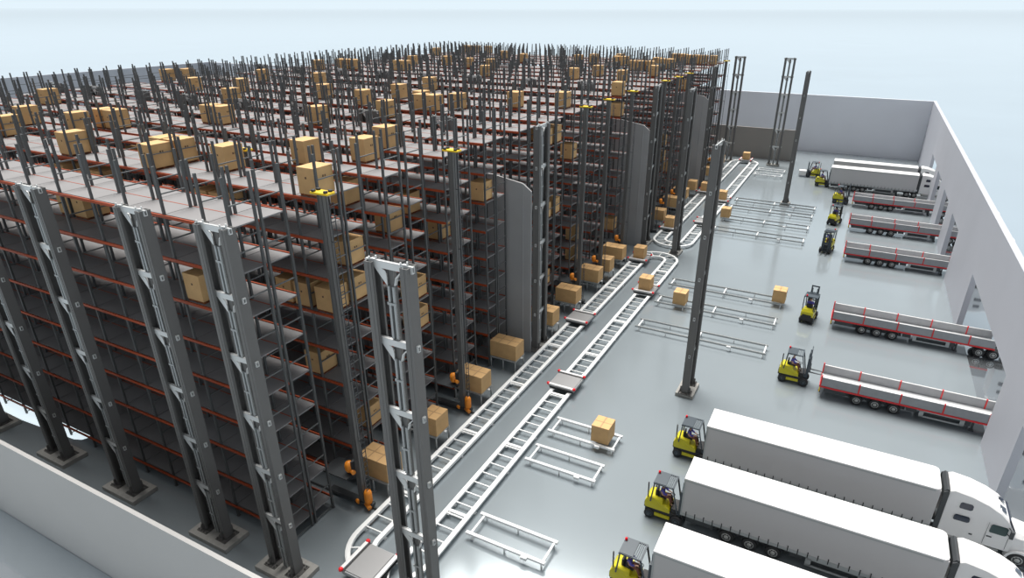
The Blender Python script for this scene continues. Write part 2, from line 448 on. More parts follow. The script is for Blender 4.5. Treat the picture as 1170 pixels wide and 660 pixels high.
track(96.3, 159.3, 'white ladder-like track loop for shuttle carts, the farther of the two', 0)

def cart_proto():
    root = empty('shuttle_cart', (0, 0, 0))
    b = MB().rbox(-1.35, 1.35, -1.25, 1.25, .56, .84, .05)
    link('chassis', b.mesh('chassis', M['cartside']), root)
    link('load_deck', MB().rbox(-1.25, 1.25, -1.0, 1.0, .82, .90, .02).mesh('load_deck', M['cartdeck']), root)
    link('buffer_strip', MB().box(-1.35, 1.35, 1.0, 1.16, .86, .89).mesh('buffer_strip', M['black']), root)
    link('underframe', MB().box(-1.2, 1.2, -1.35, 1.35, .50, .6).mesh('underframe', M['black']), root)
    for sy in (-1, 1):
        o = link('end_bar', MB().rbox(-1.25, 1.25, sy * 1.28 - .13, sy * 1.28 + .13, .86, 1.0, .03).mesh('end_bar', M['white']), root)
        for sx in (-1, 1):
            link('lamp', MB().lathe([(.02, .84), (.15, .86), (.16, .98), (.10, 1.06), (.01, 1.08)], (sx * 1.35, sy * 1.28, 0), 'z', 12).mesh('lamp', M['redlamp']), o)
    for sx in (-1, 1):
        for sy in (-1, 1):
            link('wheel', MB().lathe([(.04, -.06), (.16, -.06), (.17, 0), (.16, .06), (.04, .06)], (sx * .88, sy * .8, .5 + .17), 'x', 12).mesh('wheel', M['black']), root)
    return Proto(root)
KP = cart_proto()
CARTS = [(-23.0, 22.42, PI / 2, 0, 'empty cart on the near curved end of the near track loop'), (-20.63, 49.0, 0, 0, 'empty cart in the middle of the right side of the near loop'),
         (-24.97, 62.8, 0, 0, 'empty cart on the left side of the near loop'), (-24.9, 85.3, 0, 1, 'cart loaded with a carton near the far end of the near loop'),
         (-20.63, 74.6, 0, 1, 'cart loaded with a carton on the right side of the near loop'), (-24.97, 101.6, 0, 1, 'cart loaded with a carton at the near end of the far loop'),
         (-20.63, 107.3, 0, 0, 'empty cart on the right side of the far loop'), (-20.63, 122.6, 0, 1, 'cart loaded with a carton on the right side of the far loop'),
         (-22.8, 161.47, PI / 2, 1, 'cart loaded with a carton on the far curved end of the far loop'), (-24.97, 127.5, 0, 1, 'cart loaded with a carton on the left side of the far loop')]
def single_proto():
    w, d, h = 1.55, 1.65, 1.6
    root = empty('cardboard_box', (0, 0, 0))
    b = MB().rbox(-w / 2, w / 2, -d / 2, d / 2, 0, h, .03)
    link('carton', b.mesh('carton', M['card']), root)
    t = MB().box(-.06, .06, -d / 2 + .02, d / 2 - .02, h, h + .006); t.box(-w / 2 + .02, w / 2 - .02, -.05, .05, h, h + .006)
    link('tape', t.mesh('tape', M['tape']), root)
    return Proto(root)
SP = single_proto()
for x, y, rz, load, lab in CARTS:
    o = KP.put((x, y, 0), rz)
    tag(o, f'grey shuttle {lab}', 'shuttle cart', 'shuttle carts on the track loops')
    if load:
        b = SP.put((x, y, .902))
        tag(b, 'brown box riding on the ' + lab.replace('cart loaded with a carton', 'shuttle cart'), 'box', 'boxes riding on shuttle carts')

# ------------------------------------------------------------------ pick-up tables at the aisle ends
def table_proto():
    root = empty('transfer_table', (0, 0, 0))
    t = MB(); L, W = 3.0, 2.0
    for y in (-W / 2 + .07, W / 2 - .07): t.box(-L, 0, y - .07, y + .07, 1.2, 1.36)
    for k in range(6):
        x = -.07 - k * (L - .14) / 5; t.box(x - .06, x + .06, -W / 2 + .14, W / 2 - .14, 1.22, 1.34)
    link('top_frame', t.mesh('top_frame', M['tleg']), root)
    for x in (-.09, -L / 2, -L + .09):
        for y in (-W / 2 + .08, W / 2 - .08):
            lg = MB().tube((x, y, .03), (x, y, 1.2), .07, 10); lg.box(x - .13, x + .13, y - .13, y + .13, 0, .03)
            link('leg', lg.mesh('leg', M['tleg']), root)
    link('stop', MB().box(-.02, .16, .1, .35, 1.2, 1.3).mesh('stop', M['frame']), root)
    return Proto(root)
TP = table_proto()
def load_proto(w, nx):
    d, h = 1.8, 1.72
    root = empty('carton_load', (0, 0, 0))
    link('carton', MB().rbox(-w, 0, -d / 2, d / 2, 0, h, .03).mesh('carton', M['card']), root)
    t = MB()
    for k in range(1, nx): t.box(-w * k / nx - .04, -w * k / nx + .04, -d / 2 + .02, d / 2 - .02, h, h + .006)
    t.box(-w + .02, -.02, -.05, .05, h, h + .006)
    link('tape', t.mesh('tape', M['tape']), root)
    return Proto(root)
LP = {2.9: load_proto(2.75, 3), 3.7: load_proto(3.0, 3), 1.6: load_proto(1.6, 2)}
TAB = [(-25.75, 29.55, 2.9), (-26.15, 36.0, 1.6), (-25.85, 43.35, 2.9), (-25.9, 50.1, 3.7), (-25.95, 59.0, 2.9), (-26.0, 65.6, 2.9), (-25.95, 73.0, 2.9), (-26.0, 82.4, 3.7),
       (-26.4, 77.3, 1.6), (-27.1, 103.3, 2.9), (-26.6, 111.9, 2.9), (-26.5, 118.7, 2.9), (-26.5, 125.6, 1.6), (-26.5, 138.9, 2.9), (-26.5, 147.2, 2.9), (-26.4, 152.2, 1.6)]
for j, (x, y, w) in enumerate(TAB):
    x = -26.35
    o = TP.put((x, y, 0))
    tag(o, f'grey steel-legged transfer table beside the left track rail, {ORD[j + 1]} from the front', 'table', 'transfer tables along the racks')
    o = LP[w].put((x - .02, y, 1.365))
    sz = {2.9: 'wide', 3.7: 'extra wide', 1.6: 'single narrow'}[w]
    tag(o, f'{sz} taped brown carton load on the {ORD[j + 1]} transfer table from front', 'box', 'carton loads on the transfer tables')

# ------------------------------------------------------------------ stacker cranes in the aisles
def crane_proto():
    root = empty('stacker_crane', (0, 0, 0))
    m = MB().box(-.19, .19, -.15, .15, .45, 24.0)
    m.box(-.23, -.19, -.21, -.08, .45, 24.0); m.box(-.23, -.19, .08, .21, .45, 24.0); m.box(.19, .23, -.21, -.08, .45, 24.0); m.box(.19, .23, .08, .21, .45, 24.0); m.box(-.1, .1, -.18, -.15, .45, 24.0)
    link('mast', m.mesh('mast', M['col']), root)
    l = MB().box(.62, .66, -.2, -.16, .6, 23.5); l.box(.62, .66, .16, .2, .6, 23.5)
    z = .9
    while z < 23.4: l.box(.625, .655, -.16, .16, z, z + .05); z += .42
    for z in (1, 6, 11, 16, 21): l.box(.30, .63, -.03, .03, z, z + .06)
    link('ladder', l.mesh('ladder', M['dark']), root)
    t = MB().box(-.62, .72, -.34, .34, 24.0, 24.12)
    o = link('top_guide', t.mesh('top_guide', M['ctop']), root, label='yellow top guide plate')
    g = MB()
    for x in (-.45, .5):
        for y in (-.2, .2): g.lathe([(.03, 24.12), (.14, 24.12), (.14, 24.24), (.03, 24.24)], (x, y, 0), 'z', 10)
    link('guide_wheel', g.mesh('guide_wheel', M['black']), o)
    b = MB().rbox(-3.2, .9, -.28, .28, .14, .46, .04)
    link('travel_base', b.mesh('travel_base', M['dark']), root)
    for x in (-2.9, .6):
        link('wheel', MB().lathe([(.05, -.08), (.2, -.08), (.2, .08), (.05, .08)], (x, 0, .2), 'y', 14).mesh('wheel', M['black']), root)
    dm = MB().lathe([(.02, .50), (.24, .55), (.30, .7), (.30, 1.5), (.22, 1.7), (.05, 1.74)], (.62, -.12, 0), 'z', 16)
    dm.tube((.4, -.2, .45), (.95, -.42, .35), .17, 12); dm.tube((-.5, -.2, .4), (-.2, -.32, .4), .14, 12)
    link('drive_motor', dm.mesh('drive_motor', M['orange']), root, label='orange drive motor')
    c = MB().box(-.5, -.30, -.35, .35, 2.6, 4.1); c.box(-2.9, -.5, -.5, -.38, 2.55, 2.75); c.box(-2.9, -.5, .38, .5, 2.55, 2.75)
    c.box(-2.95, -.55, -.9, .9, 2.75, 2.84)
    for x in (-2.8, -1.7, -.7): c.box(x, x + .1, -.38, .38, 2.55, 2.7)
    link('load_carriage', c.mesh('load_carriage', M['dark']), root)
    hm = MB().lathe([(.02, 3.0), (.22, 3.04), (.32, 3.25), (.34, 3.6), (.26, 3.85), (.04, 3.95)], (-.78, -.22, 0), 'z', 16)
    hm.tube((-.55, -.3, 3.25), (-.18, -.42, 3.25), .17, 12)
    link('hoist_motor', hm.mesh('hoist_motor', M['orange']), root, label='orange hoist motor')
    r = MB().box(-78, 1.2, -.05, .05, 0, .12); r.box(-78, 1.2, -.12, .12, 0, .03)
    link('floor_rail', r.mesh('floor_rail', M['dark']), root)
    return Proto(root)
KR = crane_proto()
for j, (x, y) in enumerate(((-27.6, 27.15), (-27.6, 41.1), (-27.5, 68.15), (-27.4, 75.25), (-27.6, 84.7), (-27.5, 99.8), (-27.4, 106.8), (-27.4, 113.8), (-27.3, 145.0))):
    o = KR.put((x, y, 0))
    tag(o, f'stacker crane with yellow top and orange motors, {ORD[j + 1]} aisle crane from the front', 'stacker crane', 'stacker cranes at the aisle ends')
    if 2 <= j < 8:
        for ch in list(o.children):
            if ch.name.startswith('drive_motor'): bpy.data.objects.remove(ch)
for x, y in ((-42.1, 33.85), (-38.8, 47.95)):
    o = KR.put((x, y, 0))
    tag(o, 'stacker crane standing deep in the ' + ('second' if y < 40 else 'fourth') + ' rack aisle with yellow top plate', 'stacker crane', 'stacker cranes deep in the aisles')

# ------------------------------------------------------------------ floor conveyors
def conveyor_proto(L):
    hw = .09 if L < 8 else .055; fm = M['frame'] if L < 8 else M['tleg']
    root = empty('floor_conveyor', (0, 0, 0))
    for y in (-1.02, 1.02):
        a = MB().box(0, L, y - hw, y + hw, .42, .62); a.box(0, L, y - hw - .03, y + hw + .03, .58, .62)
        link('side_rail', a.mesh('side_rail', fm), root)
    xs = [.35, L - .2] + ([L * .5] if L > 8 else [])
    for x in xs: link('cross_bar', MB().box(x - .07, x + .07, -.93, .93, .46, .56).mesh('cross_bar', M['frame']), root)
    for x in [.5, L - .25] + ([L * .5, L * .25, L * .75] if L > 8 else [L * .5]):
        for y in (-1.02, 1.02):
            link('leg', MB().box(x - .05, x + .05, y - .05, y + .05, 0, .42).mesh('leg', M['frame']), root)
    link('drive_box', MB().rbox(L * .72, L * .72 + .45, -1.3, -1.12, .36, .6, .03).mesh('drive_box', M['frame']), root)
    return Proto(root)
CVS, CVL = conveyor_proto(6.15), conveyor_proto(14.5)
for j, (y, bx) in enumerate(((28.95, None), (38.0, None), (42.35, -14.3))):
    o = CVS.put((-19.0, y, 0))
    tag(o, f'short white floor conveyor frame beside the right track, {["nearest to the camera", "middle one of three", "the one carrying a box"][j]}', 'conveyor', 'short white conveyor frames')
for j, y in enumerate((65.2, 72.8, 79.2, 105.2, 112.4, 119.7, 125.2)):
    o = CVL.put((-18.6, y, 0))
    tag(o, f'long white floor conveyor frame, {ORD[j + 1]} long one from the front', 'conveyor', 'long white conveyor frames')
for j, y in enumerate((149.0, 153.8)):
    o = CVS.put((-19.0, y, 0))
    tag(o, f'short white floor conveyor frame near the back wall, {["nearer", "farther"][j]} of the far pair', 'conveyor', 'short conveyor frames at the back')
for x, y, lab in ((-14.3, 42.4, 'on the end of the short white conveyor'), (-15.6, 72.8, 'on the second long conveyor left of the slim column'),
                  (-4.7, 79.2, 'on the right end of the third long conveyor'), (-17.9, 112.4, 'on the fifth long conveyor beside the far track')):
    o = SP.put((x, y, .625)); tag(o, f'taped brown cardboard box {lab}', 'box', 'boxes on floor conveyors')

# ------------------------------------------------------------------ vehicles
def wheel(parent, x, y, r=.52, w=.32, side=1, name='wheel', dark=False):
    m = MB().lathe([(r * .62, w / 2), (r * .9, w / 2), (r, w * .38), (r, -w * .38), (r * .9, -w / 2), (r * .62, -w / 2)], (0, 0, 0), 'y', 28)
    o = link(name, m.mesh(name, M['black']), parent, (x, y, r))
    h = MB().lathe([(r * .62, .0), (r * .6, -.08), (r * .32, -.03), (r * .28, -.12), (r * .05, -.14)] if side < 0 else [(r * .62, 0), (r * .6, .08), (r * .32, .03), (r * .28, .12), (r * .05, .14)], (0, side * (w / 2 - .06), 0), 'y', 20)
    for k in range(8):
        t = 2 * PI * k / 8; c = (r * .46 * math.cos(t), side * (w / 2 - .02), r * .46 * math.sin(t))
        h.tube(c, (c[0], c[1] + side * .04, c[2]), .035, 6)
    link('rim', h.mesh('rim', M['guard'] if dark else M['rim']), o)
    return o
def tractor(root, x0, cy):
    """conventional tractor; x0 is the back of the cab, cy half width"""
    W = 1.22
    prof = [(0, 1.0), (0, 4.42), (.25, 4.55), (1.3, 4.42), (2.3, 4.12), (3.1, 3.72), (3.62, 3.25), (4.12, 2.42), (4.12, 1.0)]
    cab = MB(); n = len(prof)
    # crowned section: roof narrower than the waist
    def ring(y_, k): return [(x0 + p[0] + (0 if k else 0), y_ * (1 if p[1] < 2.6 else 1 - .10 * (p[1] - 2.6) / 1.9), p[1]) for p in prof]
    R = [ring(-W, 0), [(x, y * .90, z + (.10 if z > 3.0 else 0)) for x, y, z in ring(-W, 1)], [(x, y * .5, z + (.15 if z > 3.0 else 0)) for x, y, z in ring(-W, 1)],
         [(x, y * .5, z + (.15 if z > 3.0 else 0)) for x, y, z in ring(W, 1)], [(x, y * .90, z + (.10 if z > 3.0 else 0)) for x, y, z in ring(W, 1)], ring(W, 0)]
    vs = [v for r_ in R for v in r_]; fs = []
    for k in range(5):
        for i in range(n): fs.append((k * n + i, k * n + (i + 1) % n, (k + 1) * n + (i + 1) % n, (k + 1) * n + i))
    cab.add(vs, fs, False); cab.add(R[0], [tuple(range(n))]); cab.add(R[-1], [tuple(range(n))])
    c = link('cab', cab.mesh('cab', M['white']), root)
    def win(x1, x2, z1, z2, m, s):
        def yy(z): return s * (W * (1 if z < 2.6 else 1 - .10 * (z - 2.6) / 1.9) + .006)
        sh = .12
        q = [(x0 + x1 + .06, z1), (x0 + x2 - .1, z1), (x0 + x2, z1 + .08), (x0 + x2, z2 - .1), (x0 + x2 - .1, z2), (x0 + x1 + .1, z2), (x0 + x1 + .02, z2 - .1), (x0 + x1, z1 + .08)]
        mb = MB(); vs = [(x, yy(z), z) for x, z in q] + [(x, yy(z) - s * .03, z) for x, z in q]
        mb.add(vs, [tuple(range(8)), tuple(range(15, 7, -1))] + [(i, (i + 1) % 8, 8 + (i + 1) % 8, 8 + i) for i in range(8)])
        link('window', mb.mesh('window', m), c)
    for s in (-1, 1):
        win(.75, 1.52, 3.38, 3.86, M['glass'], s); win(.62, 1.55, 2.38, 2.84, M['glass'], s); win(2.75, 3.72, 2.16, 2.84, M['glassg'], s)
        d = MB().box(x0 + 2.6, x0 + 2.62, s * W - .005, s * W + .008, 1.1, 2.95); d.box(x0 + 3.86, x0 + 3.88, s * W - .005, s * W + .008, 1.1, 2.5)
        d.box(x0 + 2.7, x0 + 3.0, s * W - .0, s * W + .04, 1.75, 1.84); d.box(x0 + 1.75, x0 + 1.95, s * W, s * W + .03, 1.5, 1.6)
        link('door_trim', d.mesh('door_trim', M['dark']), c)
    ws = MB()
    q = [(-.95, 3.45, 3.46), (.95, 3.45, 3.46)]
    vs = [(x0 + 3.66, -1.05, 3.30), (x0 + 4.10, -1.12, 2.52), (x0 + 4.10, 1.12, 2.52), (x0 + 3.66, 1.05, 3.30)]
    vs = [(x + .05, y, z + .1) for x, y, z in vs]; ws.add(vs + [(x - .07, y, z - .03) for x, y, z in vs], [(0, 1, 2, 3), (7, 6, 5, 4), (0, 4, 5, 1), (1, 5, 6, 2), (2, 6, 7, 3), (3, 7, 4, 0)])
    for s in (-1, 1):
        ws.add([(x0 + 3.02, s * .28, 3.95), (x0 + 3.42, s * .28, 3.72), (x0 + 3.42, s * .8, 3.66), (x0 + 3.02, s * .84, 3.88)] , [(0, 1, 2, 3)])
    link('windscreen', ws.mesh('windscreen', M['glass']), c)
    h = MB()
    hp = [(4.0, 1.0), (4.0, 2.46), (5.0, 2.32), (6.0, 2.08), (6.5, 1.7), (6.55, .9)]
    nn = len(hp)
    RR = [[(x0 + x, -1.12 * (1 - .10 * max(0, x - 4)), z - .25 * (z > 1.2)) for x, z in hp], [(x0 + x, -.8 * (1 - .1 * max(0, x - 4)), z) for x, z in hp],
          [(x0 + x, .8 * (1 - .1 * max(0, x - 4)), z) for x, z in hp], [(x0 + x, 1.12 * (1 - .10 * max(0, x - 4)), z - .25 * (z > 1.2)) for x, z in hp]]
    fs = []
    for k in range(3):
        for i in range(nn): fs.append((k * nn + i, k * nn + (i + 1) % nn, (k + 1) * nn + (i + 1) % nn, (k + 1) * nn + i))
    h.add([v for r_ in RR for v in r_], fs); h.add(RR[0], [tuple(range(nn))]); h.add(RR[-1], [tuple(range(nn))])
    link('hood', h.mesh('hood', M['white']), root)
    for s in (-1, 1):
        f = MB(); xc = x0 + 4.75
        arc = [(xc + .78 * math.cos(t), .55 + .72 * math.sin(t)) for t in [PI * i / 10 for i in range(11)]]
        arc2 = [(xc + .62 * math.cos(t), .55 + .58 * math.sin(t)) for t in [PI * i / 10 for i in range(11)]]
        vs = [(x, s * .85, z) for x, z in arc] + [(x, s * 1.28, z) for x, z in arc] + [(x, s * .85, z) for x, z in arc2] + [(x, s * 1.28, z) for x, z in arc2]
        fs = []
        for i in range(10): fs += [(i, i + 1, 12 + i, 11 + i), (22 + i, 33 + i, 34 + i, 23 + i), (11 + i, 12 + i, 34 + i, 33 + i), (i, 22 + i, 23 + i, i + 1)]
        fs += [(0, 11, 33, 22), (10, 21, 43, 32)]
        f.add(vs, fs)
        link('fender', f.mesh('fender', M['white']), root)
        wheel(root, xc, s * 1.08, .54, .3, s)
        m = MB().rbox(x0 + 3.78, x0 + 3.98, s * 1.52 - .12, s * 1.52 + .12, 2.35, 2.95, .04); m.bar((x0 + 3.7, s * 1.2, 2.9), (x0 + 3.88, s * 1.5, 2.9), .05); m.bar((x0 + 3.7, s * 1.2, 2.4), (x0 + 3.88, s * 1.5, 2.4), .05)
        link('mirror', m.mesh('mirror', M['dark']), root)
        t = MB().tube((x0 + .5, s * 1.0, .78), (x0 + 2.3, s * 1.0, .78), .3, 18); t.box(x0 + 2.3, x0 + 3.6, s * 1.02 - .22, s * 1.02 + .22, .5, .62); t.box(x0 + 2.3, x0 + 3.6, s * 1.1 - .12, s * 1.1 + .12, .8, .92)
        link('fuel_tank', t.mesh('fuel_tank', M['rim']), root)
        wheel(root, x0 - .65, s * 1.02, .52, .5, s); wheel(root, x0 - 1.95, s * 1.02, .52, .5, s)
    ch = MB().box(x0 - 2.8, x0 + 6.3, -.45, -.3, .7, .95); ch.box(x0 - 2.8, x0 + 6.3, .3, .45, .7, .95); ch.box(x0 + 6.35, x0 + 6.6, -1.15, 1.15, .45, .9)
    ch.box(x0 - .1, x0 + 3.9, -1.05, 1.05, .92, 1.02); ch.tube((x0 - 1.3, 0, .95), (x0 - 1.3, 0, 1.1), .5, 20)
    link('chassis', ch.mesh('chassis', M['dark']), root)
def trailer_gear(root, L):
    for s in (-1, 1):
        for x in (3.3, 4.85, 6.4): wheel(root, x, s * 1.06, .52, .36, s)
        f = MB().box(8.4, 11.9, s * 1.2 - .03, s * 1.2 + .03, .98, 1.12); f.box(8.4, 11.9, s * 1.2 - .03, s * 1.2 + .03, .42, .56)
        f.box(8.4, 8.75, s * 1.2 - .03, s * 1.2 + .03, .42, 1.12); f.box(11.55, 11.9, s * 1.2 - .03, s * 1.2 + .03, .42, 1.12)
        link('side_guard', f.mesh('side_guard', M['tleg']), root, label='pale side guard frame')
        g = MB().bar((12.6, s * .8, 1.1), (12.6, s * .8, .12), .16, .16); g.box(12.42, 12.78, s * .8 - .16, s * .8 + .16, 0, .12)
        link('landing_leg', g.mesh('landing_leg', M['dark']), root)
        m = MB()
        for x in (3.3, 4.85, 6.4):
            pts = [(x + .68 * math.cos(t), .55 + .62 * math.sin(t)) for t in [PI * (.12 + .76 * i / 8) for i in range(9)]]
            for (xa, za), (xb, zb) in zip(pts[:-1], pts[1:]): m.bar((xa, s * 1.06, za), (xb, s * 1.06, zb), .4, .03)
        link('mudguard', m.mesh('mudguard', M['dark']), root)
    u = MB().box(.3, L - .4, -.5, -.32, .75, 1.18); u.box(.3, L - .4, .32, .5, .75, 1.18)
    for k in range(14): x = .6 + k * (L - 1.4) / 13; u.box(x - .06, x + .06, -1.2, 1.2, 1.02, 1.18)
    for x in (3.3, 4.85, 6.4): u.tube((x, -1.0, .52), (x, 1.0, .52), .09, 10)
    u.box(7.4, 8.2, -1.0, 1.0, .6, 1.0); u.box(.3, L - 1.2, -.9, .9, .95, 1.15); u.box(8.6, 11.7, -.95, .95, .5, 1.0); u.box(2.3, 7.3, -.7, .7, .45, .95); u.box(.4, 2.3, -1.1, 1.1, .62, 1.12); u.box(11.7, 12.4, -1.0, 1.0, .5, 1.05)  # several of these dark boxes are filler imitating shadow beneath the trailer
    u.box(.02, .14, -1.2, 1.2, .5, .68); u.box(.05, .12, -.4, -.3, .6, 1.1); u.box(.05, .12, .3, .4, .6, 1.1)
    link('underframe', u.mesh('underframe', M['dark']), root)
def boxtruck_proto():
    L = 15.75; root = empty('semi_truck', (0, 0, 0))
    b = MB().box(0, L, -1.29, -1.25, 1.42, 4.40); b.box(0, L, 1.25, 1.29, 1.42, 4.40); b.box(L - .04, L, -1.25, 1.25, 1.42, 4.40); b.box(0, L, -1.25, 1.25, 1.38, 1.42)
    t = link('curtain_body', b.mesh('curtain_body', M['tarp']), root)
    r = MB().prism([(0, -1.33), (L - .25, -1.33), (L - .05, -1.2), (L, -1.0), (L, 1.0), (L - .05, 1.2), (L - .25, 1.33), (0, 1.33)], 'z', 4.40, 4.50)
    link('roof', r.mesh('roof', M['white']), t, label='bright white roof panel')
    e = MB()
    for s in (-1, 1): e.box(.02, L - .3, s * 1.30 - .03, s * 1.30 + .03, 4.26, 4.40)
    for s in (-1, 1): e.box(0, .1, s * 1.25 - .07, s * 1.25 + .07, 1.3, 4.4)
    e.box(-.02, .03, -1.27, 1.27, 4.2, 4.4); e.box(-.03, .0, -.03, .03, 1.45, 4.2)
    link('edge_rail', e.mesh('edge_rail', M['tleg']), t)
    sk = MB()
    for s in (-1, 1): sk.box(.0, L, s * 1.27 - .03, s * 1.27 + .03, 1.18, 1.42)
    bk = sk; sk.cur = 1
    for s in (-1, 1):
        for k in range(25): x = .4 + k * .62; bk.box(x - .03, x + .03, s * 1.31 - .02, s * 1.31 + .02, 1.2, 1.62)
    link('skirt_rail', sk.mesh('skirt_rail', [M['tleg'], M['black']]), t)
    trailer_gear(root, L)
    g = MB()
    for s in (-1, 1):
        g.prism([(16.25, 1.2), (16.25, 4.35), (16.12, 4.45), (15.92, 4.3), (15.95, 1.2)], 'y', s * 1.08, s * 1.2)
    g.prism([(16.25, 3.6), (16.25, 4.5), (16.1, 4.55), (15.95, 4.35), (16.0, 3.6)], 'y', -1.08, 1.08)
    link('side_extender', g.mesh('side_extender', M['dark']), root, label='dark air deflector behind the cab')
    tractor(root, 16.27, 0)
    return Proto(root)
def flat_proto():
    L = 15.9; root = empty('flatbed_truck', (0, 0, 0))
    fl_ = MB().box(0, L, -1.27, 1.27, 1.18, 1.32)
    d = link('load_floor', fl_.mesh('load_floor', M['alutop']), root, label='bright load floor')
    for s in (-1, 1):
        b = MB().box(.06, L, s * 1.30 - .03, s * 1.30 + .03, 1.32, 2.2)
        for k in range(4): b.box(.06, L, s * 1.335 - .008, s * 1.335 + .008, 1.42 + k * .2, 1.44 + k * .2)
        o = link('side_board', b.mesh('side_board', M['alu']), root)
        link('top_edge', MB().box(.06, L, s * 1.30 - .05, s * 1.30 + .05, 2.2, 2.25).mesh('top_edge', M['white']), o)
        for x in (.04, 3.3, 6.7, 10.1, 13.5):
            link('post', MB().box(x - .06, x + .06, s * 1.30 - .075, s * 1.30 + .075, 1.3, 2.42 if x < .1 else 2.3).mesh('post', M['red']), root, label='red post')
        link('chassis_edge', MB().box(0, L, s * 1.31 - .05, s * 1.31 + .05, 1.14, 1.3).mesh('chassis_edge', M['red']), root, label='red edge rail')
        link('marker', MB().box(-.03, .06, s * 1.2 - .08, s * 1.2 + .08, .62, 1.1).mesh('marker', M['ctop']), root, label='yellow rear marker')
    link('tail_rail', MB().box(-.05, .05, -1.3, 1.3, 1.16, 1.32).mesh('tail_rail', M['red']), root, label='red tail rail')
    trailer_gear(root, L)
    tractor(root, 16.6, 0)
    return Proto(root)
BT, FT = boxtruck_proto(), flat_proto()
for x, y, lab in ((-5.93, 44.0, 'farthest of the three in the near corner'), (-5.93, 37.15, 'middle of the three in the near corner'),
                  (-5.95, 29.85, 'nearest of the three, cut off by the bottom edge'), (-3.3, 145.4, 'nearer of the two white ones near the back wall'), (-3.25, 152.4, 'farther of the two white ones near the back wall')):
    tag(BT.put((x, y, 0)), f'white box trailer truck, {lab}', 'truck', 'white box trailer trucks')
for j, (x, y) in enumerate(((1.54, 60.15), (1.54, 76.4), (1.7, 101.1), (1.7, 116.95), (1.7, 132.9))):
    tag(FT.put((x, y, 0)), f'flatbed truck with grey boards and red posts, {ORD[j + 1]} from the front', 'truck', 'flatbed trucks with red posts')

